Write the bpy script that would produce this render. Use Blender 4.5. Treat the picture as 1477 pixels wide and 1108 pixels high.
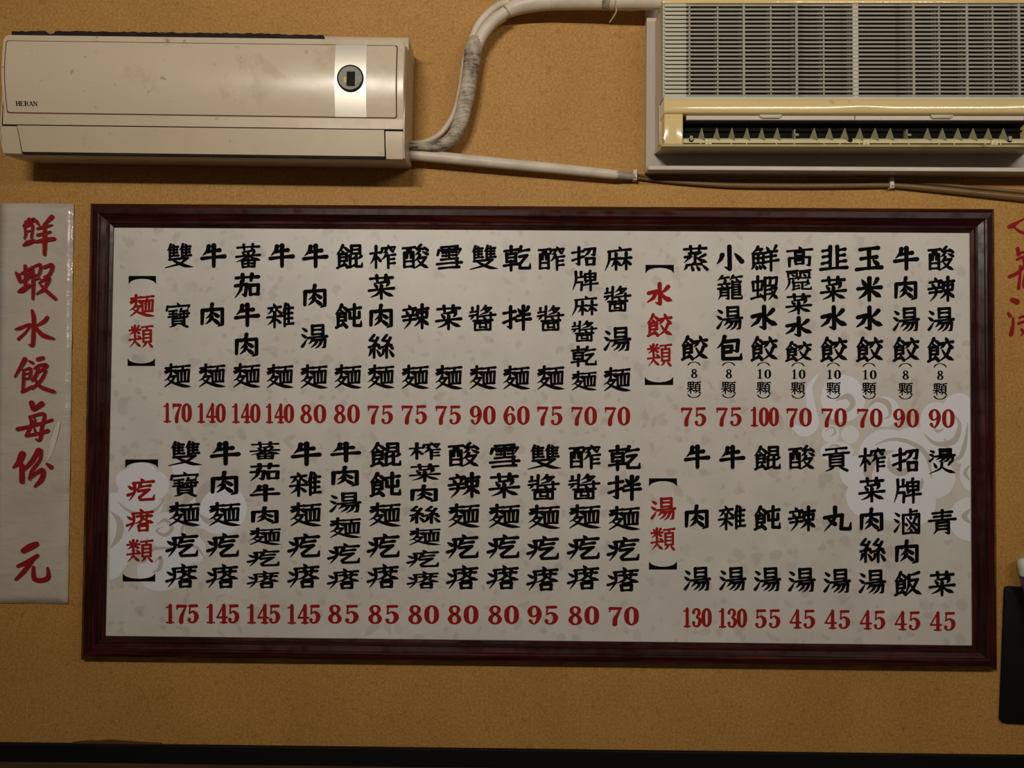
import bpy, bmesh, math, random
from mathutils import Vector, Matrix
random.seed(7)
sc = bpy.context.scene
for o in list(bpy.data.objects): bpy.data.objects.remove(o)
COL = sc.collection

# ---------------------------------------------------------------- camera
W, H, F, DIST, CZ = 1477.0, 1108.0, 1150.0, 1.6, 1.6
TILT, YAW, ROLL = 0.0240105, -0.00923532, 0.00831739
fwd = Vector((math.sin(YAW)*math.cos(TILT), math.cos(YAW)*math.cos(TILT), math.sin(TILT)))
rgt = Vector((math.cos(YAW), -math.sin(YAW), 0)); upv = rgt.cross(fwd)
R_ = rgt*math.cos(ROLL) + upv*math.sin(ROLL)
U_ = -rgt*math.sin(ROLL) + upv*math.cos(ROLL)
CAM = Vector((0, -DIST, CZ))
cam = bpy.data.cameras.new('camera'); co = bpy.data.objects.new('camera', cam); COL.objects.link(co)
m = Matrix((R_, U_, -fwd)).transposed().to_4x4(); m.translation = CAM
co.matrix_world = m
cam.sensor_fit = 'HORIZONTAL'; cam.sensor_width = 36; cam.lens = F/W*36; cam.clip_start = .02
sc.camera = co

# ---------------------------------------------------------------- light
wd = bpy.data.worlds.new('world'); sc.world = wd; wd.use_nodes = True
wb = wd.node_tree.nodes['Background']; wb.inputs[0].default_value = (1.0, .80, .62, 1); wb.inputs[1].default_value = .062
def area(name, loc, target, sx, sy, power, col, spread=122):
    l = bpy.data.lights.new(name, 'AREA'); l.shape = 'RECTANGLE'; l.size = sx; l.size_y = sy; l.energy = power; l.color = col
    o = bpy.data.objects.new(name, l); COL.objects.link(o); o.location = loc
    o.rotation_euler = (Vector(target)-Vector(loc)).to_track_quat('-Z', 'Y').to_euler(); l.spread = math.radians(spread); return o
area('tube_light_main', (-.62, -2.55, 2.64), (.25, 0, 2.40), .75, .06, 15.5, (1, .91, .79))
area('tube_light_right', (1.5, -2.2, 2.68), (.8, 0, 2.3), 1.5, .06, 6.5, (1, .91, .77))
sc.view_settings.view_transform = 'Standard'; sc.view_settings.look = 'None'
sc.view_settings.exposure = 0.0; sc.view_settings.gamma = 1.0; sc.view_settings.use_curve_mapping = False

# ---------------------------------------------------------------- helpers
def P(px, py, d=0.0):
    """point of the scene plane y=-d seen at that pixel"""
    v = fwd + R_*((px-W/2)/F) - U_*((py-H/2)/F)
    t = (-d-CAM.y)/v.y
    return CAM + v*t

def link(name, me, mat=None, parent=None, smooth=False):
    o = bpy.data.objects.new(name, me); COL.objects.link(o)
    if mat: me.materials.append(mat)
    if parent: o.parent = parent
    if smooth:
        for p in me.polygons: p.use_smooth = True
    return o
def from_bm(name, bm, mat=None, parent=None, smooth=False, auto=None):
    bmesh.ops.recalc_face_normals(bm, faces=bm.faces)
    me = bpy.data.meshes.new(name); bm.to_mesh(me); bm.free()
    o = link(name, me, mat, parent, smooth or auto is not None)
    if auto is not None: me.set_sharp_from_angle(angle=math.radians(auto))
    return o
def empty(name, loc, ry=0):
    o = bpy.data.objects.new(name, None); COL.objects.link(o); o.location = loc; o.rotation_euler = (0, ry, 0)
    o.empty_display_size = .05; return o
def tag(o, label=None, cat=None, group=None, kind=None):
    for k, v in (('label', label), ('category', cat), ('group', group), ('kind', kind)):
        if v: o[k] = v
    return o
def box(bm, x0, x1, y0, y1, z0, z1, bev=0, seg=2):
    r = bmesh.ops.create_cube(bm, size=1); vs = r['verts']
    bmesh.ops.scale(bm, vec=(x1-x0, y1-y0, z1-z0), verts=vs)
    bmesh.ops.translate(bm, vec=((x0+x1)/2, (y0+y1)/2, (z0+z1)/2), verts=vs)
    if bev:
        es = list({e for v in vs for e in v.link_edges})
        bmesh.ops.bevel(bm, geom=es, offset=bev, segments=seg, affect='EDGES', profile=.5)
def rrect(x0, x1, z0, z1, r, n=6):
    pts = []
    for cx, cz, a0 in ((x1-r, z1-r, 0), (x0+r, z1-r, 90), (x0+r, z0+r, 180), (x1-r, z0+r, 270)):
        for i in range(n+1):
            a = math.radians(a0+90*i/n); pts.append((cx+r*math.cos(a), cz+r*math.sin(a)))
    return pts
def plate(bm, pts, ya, yb, bev=0, seg=2):
    """outline in xz extruded from y=ya (back) to y=yb (front, nearer the camera)"""
    n = len(pts)
    a = [bm.verts.new((x, ya, z)) for x, z in pts]; b = [bm.verts.new((x, yb, z)) for x, z in pts]
    bm.faces.new(a); fb = bm.faces.new(b[::-1])
    for i in range(n): bm.faces.new((a[i], a[(i+1) % n], b[(i+1) % n], b[i]))
    if bev: bmesh.ops.bevel(bm, geom=list(fb.edges), offset=bev, segments=seg, affect='EDGES', profile=.5)
def catmull(pts, n=6, closed=False):
    """smooth path through tuples of any length"""
    if len(pts) < 3: 
        a, b = pts[0], pts[-1]
        return [tuple(a[k]+(b[k]-a[k])*i/n for k in range(len(a))) for i in range(n+1)]
    out = []; N = len(pts)
    for i in range(N-1):
        p0 = pts[i-1] if i else (pts[N-2] if closed else pts[0]); p1 = pts[i]; p2 = pts[i+1]
        p3 = pts[i+2] if i+2 < N else (pts[1] if closed else pts[-1])
        for j in range(n):
            t = j/n
            out.append(tuple(.5*((2*b)+(c-a)*t+(2*a-5*b+4*c-d)*t*t+(3*b-a-3*c+d)*t**3) for a, b, c, d in zip(p0, p1, p2, p3)))
    out.append(tuple(pts[-1])); return out
def tube(bm, path, seg=12, ell=1.0):
    """path of (Vector, radius)"""
    rings = []
    up0 = Vector((0, 1, 0))
    for i, (p, r) in enumerate(path):
        t = (path[min(i+1, len(path)-1)][0]-path[max(i-1, 0)][0]).normalized()
        s = t.cross(up0).normalized(); q = s.cross(t).normalized()
        rings.append([bm.verts.new(p+s*r*math.cos(2*math.pi*k/seg)+q*r*ell*math.sin(2*math.pi*k/seg)) for k in range(seg)])
    for a, b in zip(rings, rings[1:]):
        for k in range(seg): bm.faces.new((a[k], a[(k+1) % seg], b[(k+1) % seg], b[k]))
    bm.faces.new(rings[0]); bm.faces.new(rings[-1][::-1])
def pxtube(bm, pts, n=8, seg=14):
    """pts (px,py,depth,radius in px)"""
    path = []
    for x, y, d, r in catmull(pts, n):
        path.append((P(x, y, d), r/F*(DIST-d)))
    tube(bm, path, seg)

# ---------------------------------------------------------------- materials
def mat(name, col, rough=.5, metal=0, spec=.5, coat=0):
    m = bpy.data.materials.new(name); m.use_nodes = True; b = m.node_tree.nodes['Principled BSDF']
    b.inputs['Base Color'].default_value = (*col, 1); b.inputs['Roughness'].default_value = rough
    b.inputs['Metallic'].default_value = metal; b.inputs['Specular IOR Level'].default_value = spec
    b.inputs['Coat Weight'].default_value = coat
    return m
class N:
    def __init__(s, m): s.m = m; s.t = m.node_tree; s.b = s.t.nodes['Principled BSDF']
    def new(s, t, **k):
        n = s.t.nodes.new(t)
        for a, v in k.items(): setattr(n, a, v)
        return n
    def l(s, a, b): s.t.links.new(a, b)
    def coord(s, scale=(1, 1, 1), rot=(0, 0, 0)):
        c = s.new('ShaderNodeTexCoord'); mp = s.new('ShaderNodeMapping'); mp.inputs['Scale'].default_value = scale
        mp.inputs['Rotation'].default_value = rot; s.l(c.outputs['Object'], mp.inputs[0]); return mp.outputs[0]
    def noise(s, co, sc, det=4, rough=.5, dist=0):
        n = s.new('ShaderNodeTexNoise'); n.inputs['Scale'].default_value = sc; n.inputs['Detail'].default_value = det
        n.inputs['Roughness'].default_value = rough; n.inputs['Distortion'].default_value = dist
        s.l(co, n.inputs['Vector']); return n.outputs['Fac']
    def ramp(s, f, stops):
        r = s.new('ShaderNodeValToRGB'); e = r.color_ramp.elements
        while len(e) < len(stops): e.new(.5)
        for el, (p, c) in zip(e, stops): el.position = p; el.color = (*c, 1) if len(c) == 3 else c
        s.l(f, r.inputs[0]); return r.outputs[0]
    def mix(s, f, a, b, mode='MIX'):
        n = s.new('ShaderNodeMix', data_type='RGBA', blend_type=mode)
        for i, v in ((0, f), (6, a), (7, b)):
            if isinstance(v, (int, float)): n.inputs[i].default_value = v
            elif isinstance(v, tuple): n.inputs[i].default_value = (*v, 1)
            else: s.l(v, n.inputs[i])
        return n.outputs[2]
    def bump(s, f, strength=.3, dist=.002):
        n = s.new('ShaderNodeBump'); n.inputs['Strength'].default_value = strength; n.inputs['Distance'].default_value = dist
        s.l(f, n.inputs['Height']); s.l(n.outputs[0], s.b.inputs['Normal'])
    def col(s, c): s.l(c, s.b.inputs['Base Color'])
def grey(v): return (v, v, v)

M = {}
# fibreboard wall: fine flecks, soft blotches, tiny pits
m = mat('fibreboard', (.42, .20, .045), .62, spec=.35); n = N(m); c = n.coord()
base = n.ramp(n.noise(c, 210, 5, .65), [(.30, (.365, .178, .038)), (.5, (.465, .246, .062)), (.70, (.58, .335, .098))])
blot = n.ramp(n.noise(c, 6, 5, .6), [(.3, (.88, .85, .80)), (.7, (1.05, 1.04, 1.02))])
c1 = n.mix(1.0, base, blot, 'MULTIPLY')
chip = n.ramp(n.noise(n.coord((1, 1, 1), (0, .5, 0)), 55, 3, .7), [(.34, (.86, .82, .76)), (.44, (1, 1, 1)), (.68, (1.0, 1.0, 1.0)), (.76, (1.18, 1.17, 1.15))])
c1 = n.mix(1.0, c1, chip, 'MULTIPLY')
v = n.new('ShaderNodeTexVoronoi'); v.inputs['Scale'].default_value = 13; n.l(c, v.inputs['Vector'])
pit = n.ramp(v.outputs['Distance'], [(.0, grey(1)), (.030, grey(1)), (.045, grey(0))])
gate = n.ramp(n.noise(c, 3.1, 1), [(.55, grey(0)), (.62, grey(.7))])
pg = n.mix(1.0, pit, gate, 'MULTIPLY')
n.col(n.mix(pg, c1, (.06, .025, .01))); n.bump(n.noise(c, 240, 4, .6), .25, .001); M['wall'] = m

def plastic(name, col, dirt, rough=.32, coat=.0, amount=.5, scale=9):
    m = mat(name, col, rough, coat=coat); n = N(m); c = n.coord()
    f = n.ramp(n.noise(c, scale, 6, .65, .4), [(.58, grey(0)), (.72, grey(amount))])
    g = n.ramp(n.noise(c, scale*7, 3, .6), [(.66, grey(0)), (.74, grey(amount))])
    c1 = n.mix(f, tuple(col), dirt); n.col(n.mix(g, c1, tuple(x*.5 for x in dirt)))
    rr = n.ramp(n.noise(c, 14, 4), [(.3, grey(rough*.8)), (.7, grey(rough*1.25))]); n.l(rr, n.b.inputs['Roughness'])
    return m
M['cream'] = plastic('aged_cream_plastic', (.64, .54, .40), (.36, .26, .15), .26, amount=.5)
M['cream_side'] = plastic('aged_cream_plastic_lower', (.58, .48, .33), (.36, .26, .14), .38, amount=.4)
M['yellow'] = plastic('yellowed_plastic', (.76, .58, .27), (.62, .44, .18), .14, amount=.3)
N(M['yellow']).b.inputs['Coat Weight'].default_value = .4
M['grille'] = plastic('greyed_grille_plastic', (.34, .32, .26), (.06, .05, .04), .45, amount=.9, scale=14)
m = M['grille']; n = N(m); c = n.coord()
old = n.b.inputs['Base Color'].links[0].from_socket
f = n.ramp(n.noise(c, 75, 5, .75), [(.60, grey(0)), (.66, grey(.9))]); g = n.ramp(n.noise(c, 6.5, 2), [(.54, grey(0)), (.64, grey(1))])
n.col(n.mix(n.mix(1.0, f, g, 'MULTIPLY'), old, (.02, .015, .012)))
M['grille_pale'] = plastic('pale_grille_plastic', (.52, .50, .40), (.36, .32, .24), .42, amount=.3)
M['lip'] = plastic('yellow_grey_plastic', (.50, .43, .22), (.28, .22, .10), .35, amount=.5)
M['tray'] = plastic('pale_yellow_plastic', (.70, .60, .34), (.42, .33, .16), .4, amount=.4)
M['blade'] = plastic('grey_green_plastic', (.27, .25, .16), (.2, .17, .1), .45, amount=.4)
M['white_board'] = plastic('white_laminate', (.56, .49, .43), (.42, .35, .29), .35, amount=.35, scale=5)
M['dark'] = mat('dark_cavity', (.006, .006, .006), .8, spec=.15)
M['black'] = mat('black_paint', (.005, .005, .005), .6, spec=.18)
M['ink'] = mat('black_print', (.0035, .0035, .004), .85, spec=.06)
M['red'] = mat('red_print', (.30, .014, .012), .8, spec=.08)
M['red_dark'] = mat('dark_red_print', (.27, .009, .012), .6, spec=.15)
m = mat('brushed_silver', (.66, .62, .53), .42, metal=.6); n = N(m)
n.bump(n.noise(n.coord((400, 400, 3)), 1, 2), .06, .0005); M['silver'] = m
M['lens'] = mat('dark_lens', (.01, .01, .01), .12)
M['ring'] = plastic('worn_grey_ring', (.20, .18, .16), (.05, .045, .04), .4, amount=.9, scale=160)
M['green'] = mat('yellow_green_label', (.55, .50, .04), .5)
# mahogany
def wood(name, scale):
    m = mat(name, (.05, .008, .006), .36, spec=.2); n = N(m); c = n.coord(scale)
    n.col(n.ramp(n.noise(c, 1, 5, .65, .6), [(.32, (.007, .0022, .0022)), (.55, (.034, .0055, .0048)), (.78, (.13, .020, .009))]))
    rr = n.ramp(n.noise(n.coord(), 30, 3), [(.3, grey(.2)), (.7, grey(.46))]); n.l(rr, n.b.inputs['Roughness']); return m
M['wood_h'] = wood('mahogany_along', (5, 160, 160)); M['wood_v'] = wood('mahogany_upright', (160, 160, 5))
# printed panel: pale stone paper with scattered grey-brown flecks
m = mat('stone_print', (.52, .47, .40), .40, spec=.35); n = N(m); c = n.coord()
wob = n.new('ShaderNodeTexNoise'); wob.inputs['Scale'].default_value = 22; wob.inputs['Detail'].default_value = 3; n.l(c, wob.inputs['Vector'])
def flecks(scale, thr, soft, gatecut, seed):
    mp = n.new('ShaderNodeVectorMath', operation='MULTIPLY_ADD'); mp.inputs[1].default_value = (.05, .05, .05); n.l(wob.outputs['Color'], mp.inputs[0]); 
    ad = n.new('ShaderNodeVectorMath', operation='ADD'); ad.inputs[1].default_value = (seed, 0, seed*1.7); n.l(c, ad.inputs[0]); n.l(ad.outputs[0], mp.inputs[2])
    v = n.new('ShaderNodeTexVoronoi'); v.inputs['Scale'].default_value = scale; n.l(mp.outputs[0], v.inputs['Vector'])
    d = n.ramp(v.outputs['Distance'], [(thr, grey(1)), (thr+soft, grey(0))])
    sp = n.new('ShaderNodeSeparateColor'); n.l(v.outputs['Color'], sp.inputs[0])
    g = n.ramp(sp.outputs[0], [(gatecut, grey(0)), (min(1, gatecut+.25), grey(1))])
    return n.mix(1.0, d, g, 'MULTIPLY')
bg = n.ramp(n.noise(c, 9, 4, .6), [(.35, (.60, .565, .52)), (.65, (.665, .63, .585))])
bg = n.mix(n.mix(1.0, flecks(30, .26, .14, .5, .0), grey(.36), 'MULTIPLY'), bg, (.40, .36, .32))
bg = n.mix(n.mix(1.0, flecks(56, .28, .14, .6, 3.3), grey(.38), 'MULTIPLY'), bg, (.41, .365, .33))
mixf = n.noise(c, 3, 2)
n.col(bg); M['paper'] = m
M['cloud'] = mat('pale_cloud_print', (.76, .77, .82), .45, spec=.3)
M['cloud_line'] = mat('tan_cloud_line', (.52, .48, .43), .45, spec=.3)
# laminated banner
m = mat('laminated_paper', (.56, .50, .43), .28, spec=.5, coat=.25); n = N(m); c = n.coord((1, 1, 1))
n.col(n.ramp(n.noise(c, 7, 5, .6), [(.3, (.49, .43, .365)), (.7, (.60, .54, .47))]))
n.bump(n.noise(n.coord((1, 1, 2.2)), 9, 4, .55, 1.2), .55, .006); M['banner'] = m
M['tape'] = mat('glossy_tape', (.66, .62, .56), .12)
# insulation
m = mat('white_pipe_sleeve', (.68, .60, .49), .42); n = N(m); c = n.coord()
n.col(n.ramp(n.noise(c, 22, 5, .6), [(.3, (.55, .47, .37)), (.6, (.70, .61, .50))])); n.bump(n.noise(c, 60, 3), .2, .002); M['sleeve'] = m
m = mat('grimy_wrap_tape', (.5, .46, .4), .5); n = N(m); c = n.coord((6, 6, 60), (0, .25, 0))
a = n.noise(c, 3.2, 6, .75, .8); bb = n.noise(n.coord(), 26, 5, .65)
f = n.mix(.55, a, bb); n.col(n.ramp(f, [(.40, (.09, .07, .05)), (.47, (.32, .27, .20)), (.55, (.56, .49, .39)), (.7, (.64, .57, .46))])); n.bump(a, .6, .004); M['wrap'] = m
M['sleeve_end'] = plastic('grey_tape_end', (.34, .32, .26), (.16, .14, .1), .5)
M['cord'] = plastic('brown_cord', (.20, .115, .045), (.10, .05, .02), .35, amount=.5)
M['cord_dark'] = mat('dark_brown_cord', (.035, .012, .008), .35)
M['clip'] = mat('white_clip', (.70, .63, .52), .35)
M['tie'] = mat('yellowed_cable_tie', (.42, .34, .20), .4)
m = mat('dark_wainscot_wood', (.07, .04, .018), .5); n = N(m); c = n.coord((4, 40, 60))
n.col(n.ramp(n.noise(c, 1, 5, .6), [(.3, (.04, .022, .01)), (.7, (.13, .075, .032))])); M['wainscot'] = m
M['floor'] = mat('floor_tile', (.22, .17, .12), .35); M['ceil'] = mat('ceiling_paint', (.5, .45, .38), .8)
M['purple'] = mat('purple_barrel', (.16, .05, .24), .35); M['cap'] = mat('white_cap', (.80, .82, .74), .3)
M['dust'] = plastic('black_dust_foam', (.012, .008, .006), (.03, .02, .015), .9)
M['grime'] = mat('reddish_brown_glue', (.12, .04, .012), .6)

# ---------------------------------------------------------------- setting
zt = (P(300, 1072.5).z + P(1250, 1086.5).z)/2
ztb = zt - 24.5/F*DIST
def setting(name, x0, x1, y0, y1, z0, z1, mt, bev=0):
    bm = bmesh.new(); box(bm, x0, x1, y0, y1, z0, z1, bev); o = from_bm(name, bm, M[mt]); o['kind'] = 'structure'; return o
setting('wall_back', -2.6, 2.8, 0, .08, ztb, 2.8, 'wall')
setting('wall_lower', -2.6, 2.8, -.002, .08, 0, ztb, 'wainscot')
TR = .010
bm = bmesh.new(); box(bm, -2.6, 2.8, -TR, .0, ztb, zt, .0015)
trim = from_bm('trim_1', bm, M['black']); trim['kind'] = 'structure'
setting('floor', -2.6, 2.8, -4.2, .08, -.05, 0, 'floor')
# smear of old glue along the top of the trim
bm = bmesh.new()
pts = [(104, 1071), (116, 1069.8), (130, 1068.8), (142, 1069.2), (156, 1067.8), (172, 1069), (200, 1071), (232, 1072.5)]
top = [P(x, y, .004) for x, y in pts]; bot = [Vector((p.x, p.y, zt-.001)) for p in top]
A = [bm.verts.new(p) for p in top]; B = [bm.verts.new(p) for p in bot]
A2 = [bm.verts.new((p.x, 0.0, p.z)) for p in top]
for i in range(len(A)-1): bm.faces.new((A[i], A[i+1], B[i+1], B[i])); bm.faces.new((A2[i], A2[i+1], A[i+1], A[i]))
from_bm('glue_smear', bm, M['grime'], trim)

# ---------------------------------------------------------------- brush lettering
G = {}
C_ = {}
def parse(s):
    out = []
    for tok in s.split(';'):
        tok = tok.strip()
        if not tok: continue
        if tok[0] == '@':
            nm, x0, y0, x1, y1 = tok[1:].split(',')
            x0, y0, x1, y1 = map(float, (x0, y0, x1, y1))
            for ty, pts in C_[nm]:
                out.append((ty, [(x0+p[0]*(x1-x0)/100, y0+p[1]*(y1-y0)/100)+p[2:] for p in pts]))
        else:
            out.append((tok[0], [tuple(map(float, q.split(','))) for q in tok[1:].split()]))
    return out
def comp(n, s): C_[n] = parse(s)
def glyph(ch, s, w=10): G[ch] = (parse(s), w)
comp('cao', 'h3,50 97,42;v30,6 33,92;v70,4 66,90')
comp('mi', 'd20,10 34,34;p82,8 64,34;h4,48 96,44;v50,4 50,98;p46,50 30,72 6,90;n54,50 72,68 98,86')
comp('mu', 'h4,34 96,30;v52,2 52,98;p48,36 30,60 4,80;d58,44 90,68')
comp('ye', 'h2,8 98,4;p50,8 42,22;v16,24 16,76;t16,24 84,22 84,76;h20,41 82,40;h20,58 82,57;h16,76 84,75;p38,80 28,90 6,99;d62,80 94,99')
comp('zhui', 'p34,2 24,26 4,46;v26,26 26,98;d54,0 62,16;h28,24 94,20;v60,22 60,88;h30,45 88,42;h30,67 88,64;h26,91 98,87')
comp('san', 'd14,6 72,20;d2,36 60,50;p14,94 46,80 92,56')
comp('ri', 'v8,4 8,96;t8,4 92,2 92,96;h10,50 90,49;h8,96 92,94')
comp('shi', 'p50,2 34,20 0,40;d54,8 74,16 98,28;d44,24 54,34;v22,40 22,92;t22,40 80,37 80,68;h26,53 78,52;h24,69 80,67;h8,97 54,86;d54,72 88,96')
comp('you', 'h0,9 100,6;v12,30 10,96;t12,30 88,28 88,96;v38,10 34,54;v62,10 66,54;h16,70 84,69;h12,94 88,93')
comp('you_s', 'h0,8 100,5;v10,32 8,96;t10,30 90,28 90,96;v38,8 34,54;v62,8 68,54;h34,70 68,70;h12,96 88,95')
comp('shou', 'h0,30 96,23;k58,2 58,93 30,86;h0,70 96,52')
comp('kou', 'v6,6 12,94;t6,8 94,4 88,90;h10,92 90,88')
comp('ni', 'd50,0 58,11;h20,20 98,14;p24,20 25,60 4,98;d0,32 15,44;p0,72 12,67 26,56')
comp('yang', 'v22,3 22,40;t22,4 80,2 80,38;h24,21 78,20;h22,40 80,38;h0,54 100,49;p26,54 18,68 2,80;k24,64 92,62 88,93 74,96;p48,66 36,82 14,95;p72,66 60,86 38,99')
comp('zhai', 'd48,0 56,10;v6,14 2,28;k6,14 98,10 90,26;p38,16 30,26 12,34;d60,16 84,28;p38,34 24,50 2,62;h32,46 100,42;v50,46 50,99;h52,62 92,60;h52,80 96,78')
comp('si', 't46,0 14,22 54,26;p74,12 44,42 8,50;h8,52 80,44;d62,34 90,58;v46,52 46,98;p24,64 4,92;d66,64 94,90')
comp('quan', 'h4,38 96,30;p50,2 46,50 6,98;n50,44 66,70 98,96;d70,4 88,20')
comp('long', 'd24,2 30,12;h4,18 48,14;d16,22 20,34;p40,20 34,34;h2,40 50,36;p12,46 12,78 2,99;k12,46 44,45 44,96 34,94;h14,62 42,61;h14,78 42,77;h60,8 94,5;v60,2 60,32;h60,21 90,20;v90,34 90,48;k60,34 60,94 98,95 100,80;h60,34 92,33;h64,48 92,47;h64,62 92,61;h64,76 92,75')
glyph('牛', 'p32,9 27,28 9,47;h28,32 74,27;h6,60 94,54;v52,6 52,94', 13)
glyph('肉', 'v12,28 10,84;k14,27 90,24 90,88 74,96;p50,2 46,18 28,36;p50,28 45,46 26,62;d52,38 72,54;p48,56 42,70 24,86;d50,62 72,82', 11.5)
glyph('麵', 'h6,17 48,12;v27,2 27,44;p26,22 18,32 2,42;d30,24 48,38;h4,32 46,28;p26,44 18,58 0,70;k20,54 44,51 28,76 2,96;c12,62,5 34,78,11 66,91,15 88,96,12 106,98,2;p14,20 8,30 2,36;h50,13 100,9;p75,11 68,28;v53,30 55,78;t53,30 98,26 95,76;h54,78 96,75;v68,32 68,74;v82,32 82,74', 7.6)
glyph('類', '@mi,0,0,50,46;@quan,0,44,52,100;@ye,54,2,100,100', 7.0)
glyph('雙', '@zhui,2,0,48,56;@zhui,50,0,98,56;k12,65 86,60 56,84 -4,99;c22,66,6 46,80,13 78,94,14 108,99,2', 7.6)
glyph('寶', 'd46,0 54,11;v8,14 4,32;k8,16 94,12 86,30;h14,35 44,32;h16,47 42,45;h12,59 46,56;v30,34 30,57;p62,26 54,40;h58,37 86,34;h52,48 92,45;v72,36 72,60;t58,52 58,61 86,60 86,52;v28,67 28,88;t28,66 74,65 74,88;h30,77.5 72,77.5;h28,89 74,88;p40,90 32,96 14,102;d60,90 86,102', 6.8)
glyph('蕃', '@cao,4,0,96,28;p72,26 50,31 22,34;d26,36 36,46;p74,34 64,46;h2,53 96,48;v50,32 50,64;p46,52 30,64 2,75;n54,52 72,62 100,71;v26,70 28,99;t26,70 76,68 74,98;h30,84 72,83;h28,98 74,96;v51,70 51,96', 7.8)
glyph('茄', '@cao,4,0,96,30;k4,48 48,42 42,90 30,84;p28,30 24,64 2,98;@kou,58,44,96,90', 11)
glyph('雜', 'd24,0 30,12;h4,19 52,14;p18,18 14,32 2,44;d22,30 30,42;p38,18 34,30 26,44;d40,28 52,40;h0,57 56,52;v28,42 28,99;p26,58 18,74 2,88;d32,62 50,80;@zhui,56,0,102,98', 8.2)
glyph('湯', '@san,0,6,26,94;@yang,27,0,100,100', 8.8)
glyph('餛', '@shi,0,0,50,100;@ri,56,4,96,40;h54,62 72,57;v54,46 54,92;h54,95 74,87;p98,50 82,62;k78,46 78,93 100,94 102,78', 9)
glyph('飩', '@shi,0,0,50,100;h52,24 98,16;t57,36 57,60 94,58 94,34;k75,2 74,90 100,92 102,72', 10)
glyph('榨', '@mu,0,2,46,98;@zhai,46,0,100,100', 8.4)
glyph('菜', '@cao,4,0,96,28;p78,25 50,31 20,34;d22,38 32,49;d46,36 52,47;p78,34 68,49;h2,64 98,57;v50,48 50,99;p46,64 34,80 8,92;n54,64 70,78 98,90', 9.4)
glyph('絲', '@si,0,0,52,98;@si,50,2,102,100', 9)
glyph('酸', '@you,2,4,48,96;t72,0 56,18 92,16;d84,8 98,24;p66,26 50,42;d78,28 98,40;p68,42 60,56 46,68;k62,56 92,52 74,80 46,98;n60,64 78,84 102,98', 8.4)
glyph('辣', 'd24,0 30,12;h4,20 50,14;d14,24 20,38;p42,22 36,40;h0,48 54,42;h4,64 50,60;p30,44 28,72 6,100;h54,22 100,16;v77,0 77,99;v58,34 60,56;t58,34 97,30 94,54;h60,56 94,53;p72,58 62,76 46,90;n80,58 88,72 104,88', 9.4)
glyph('雪', 'h18,8 82,5;v10,20 4,40;k10,21 94,17 86,38;v50,8 50,50;h24,31 38,31;h62,29 78,29;h24,44 38,44;h62,42 78,42;h18,60 82,56;v80,58 80,92;h2,78 98,73;h10,96 88,92', 8.8)
glyph('醬', 'v32,0 30,54;v10,6 10,24;h2,25 30,22;h0,40 30,36;p14,38 2,56;p62,0 54,12 40,22;k56,10 84,8 68,26 42,35;d58,15 66,21;h36,44 100,38;v82,30 82,56;d52,46 60,54;@you_s,14,58,88,102', 7.4)
glyph('乾', 'h2,19 52,14;v27,0 27,30;v10,32 10,62;t10,32 46,29 45,62;h12,47 44,46;h10,64 45,62;h0,80 56,74;v27,62 27,100;p66,2 60,20 50,34;h64,21 96,16;k60,44 90,39 62,74 62,92 100,93 102,74', 9.6)
glyph('拌', '@shou,0,0,46,98;d56,12 66,28;p96,6 84,28;h54,42 100,36;h50,62 104,56;v77,2 77,100', 10.5)
glyph('醡', '@you,2,4,46,96;@zhai,47,0,102,100', 8)
glyph('招', '@shou,0,0,46,98;k52,14 94,9 90,44 78,42;p72,14 64,34 46,52;@kou,56,58,94,96', 10.5)
glyph('牌', 'p14,2 14,50 0,98;h16,34 44,29;v36,4 35,32;t16,58 40,56 37,98;p74,0 66,12;v53,16 53,48;t53,16 96,13 94,48;h54,32 92,31;v74,16 74,48;h53,49 94,47;p62,50 50,62;h44,72 104,65;v76,50 76,101', 8.6)
glyph('麻', 'd54,0 60,12;h12,20 98,13;p16,20 14,60 -2,100;@mu,22,28,60,98;@mu,60,26,102,98', 8.8)
glyph('水', 'k50,1 52,92 34,86;k4,42 38,34 24,64 0,82;p86,16 72,32 56,44;n54,42 74,66 104,80', 13.5)
glyph('餃', '@shi,0,0,50,100;d72,0 78,12;h52,24 100,18;p66,26 50,46;d82,26 98,42;p88,46 74,76 44,99;n58,50 76,78 106,96', 9.6)
glyph('蒸', '@cao,4,0,96,26;k26,31 72,28 54,40;k50,40 50,72 40,70;k10,46 34,43 8,68;p90,38 74,46 60,52;n54,46 72,60 100,70;h26,79 74,76;p18,80 6,100;d36,84 42,100;d56,84 66,100;d78,80 98,100', 8.8)
glyph('小', 'k50,0 52,94 34,86;p22,34 16,52 2,70;d72,30 100,64', 14)
glyph('籠', 'p20,0 2,18;h16,10 46,6;d28,10 34,22;p64,0 50,18;h60,9 98,4;d74,9 82,22;@long,2,22,100,100', 7.2)
glyph('包', 'p34,0 26,26 4,48;k28,22 88,17 84,62 70,60;t28,44 62,41 60,64 30,66;k28,42 28,93 98,94 100,74', 12.5)
glyph('鮮', 'p26,0 18,14 0,28;k20,12 42,10 30,26;v8,30 8,68;t8,30 48,27 47,68;h10,48 45,47;v27,30 27,68;h8,70 48,67;p10,76 0,94;d20,78 22,92;d32,76 37,90;d42,74 54,90;d60,2 68,16;p98,-2 86,16;h56,26 100,20;h58,44 96,39;h52,66 106,58;v78,22 78,101', 8.8)
glyph('蝦', 'v6,22 8,58;t6,22 44,19 40,56;h8,59 40,55;v25,0 25,86;h0,92 38,82;d34,72 50,90;v54,6 54,100;t54,8 76,5 73,38 56,40;h56,58 74,55;h56,76 74,73;t80,8 101,5 98,38 80,40;k78,52 100,49 86,78 70,98;n80,58 90,80 106,96', 8.2)
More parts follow.
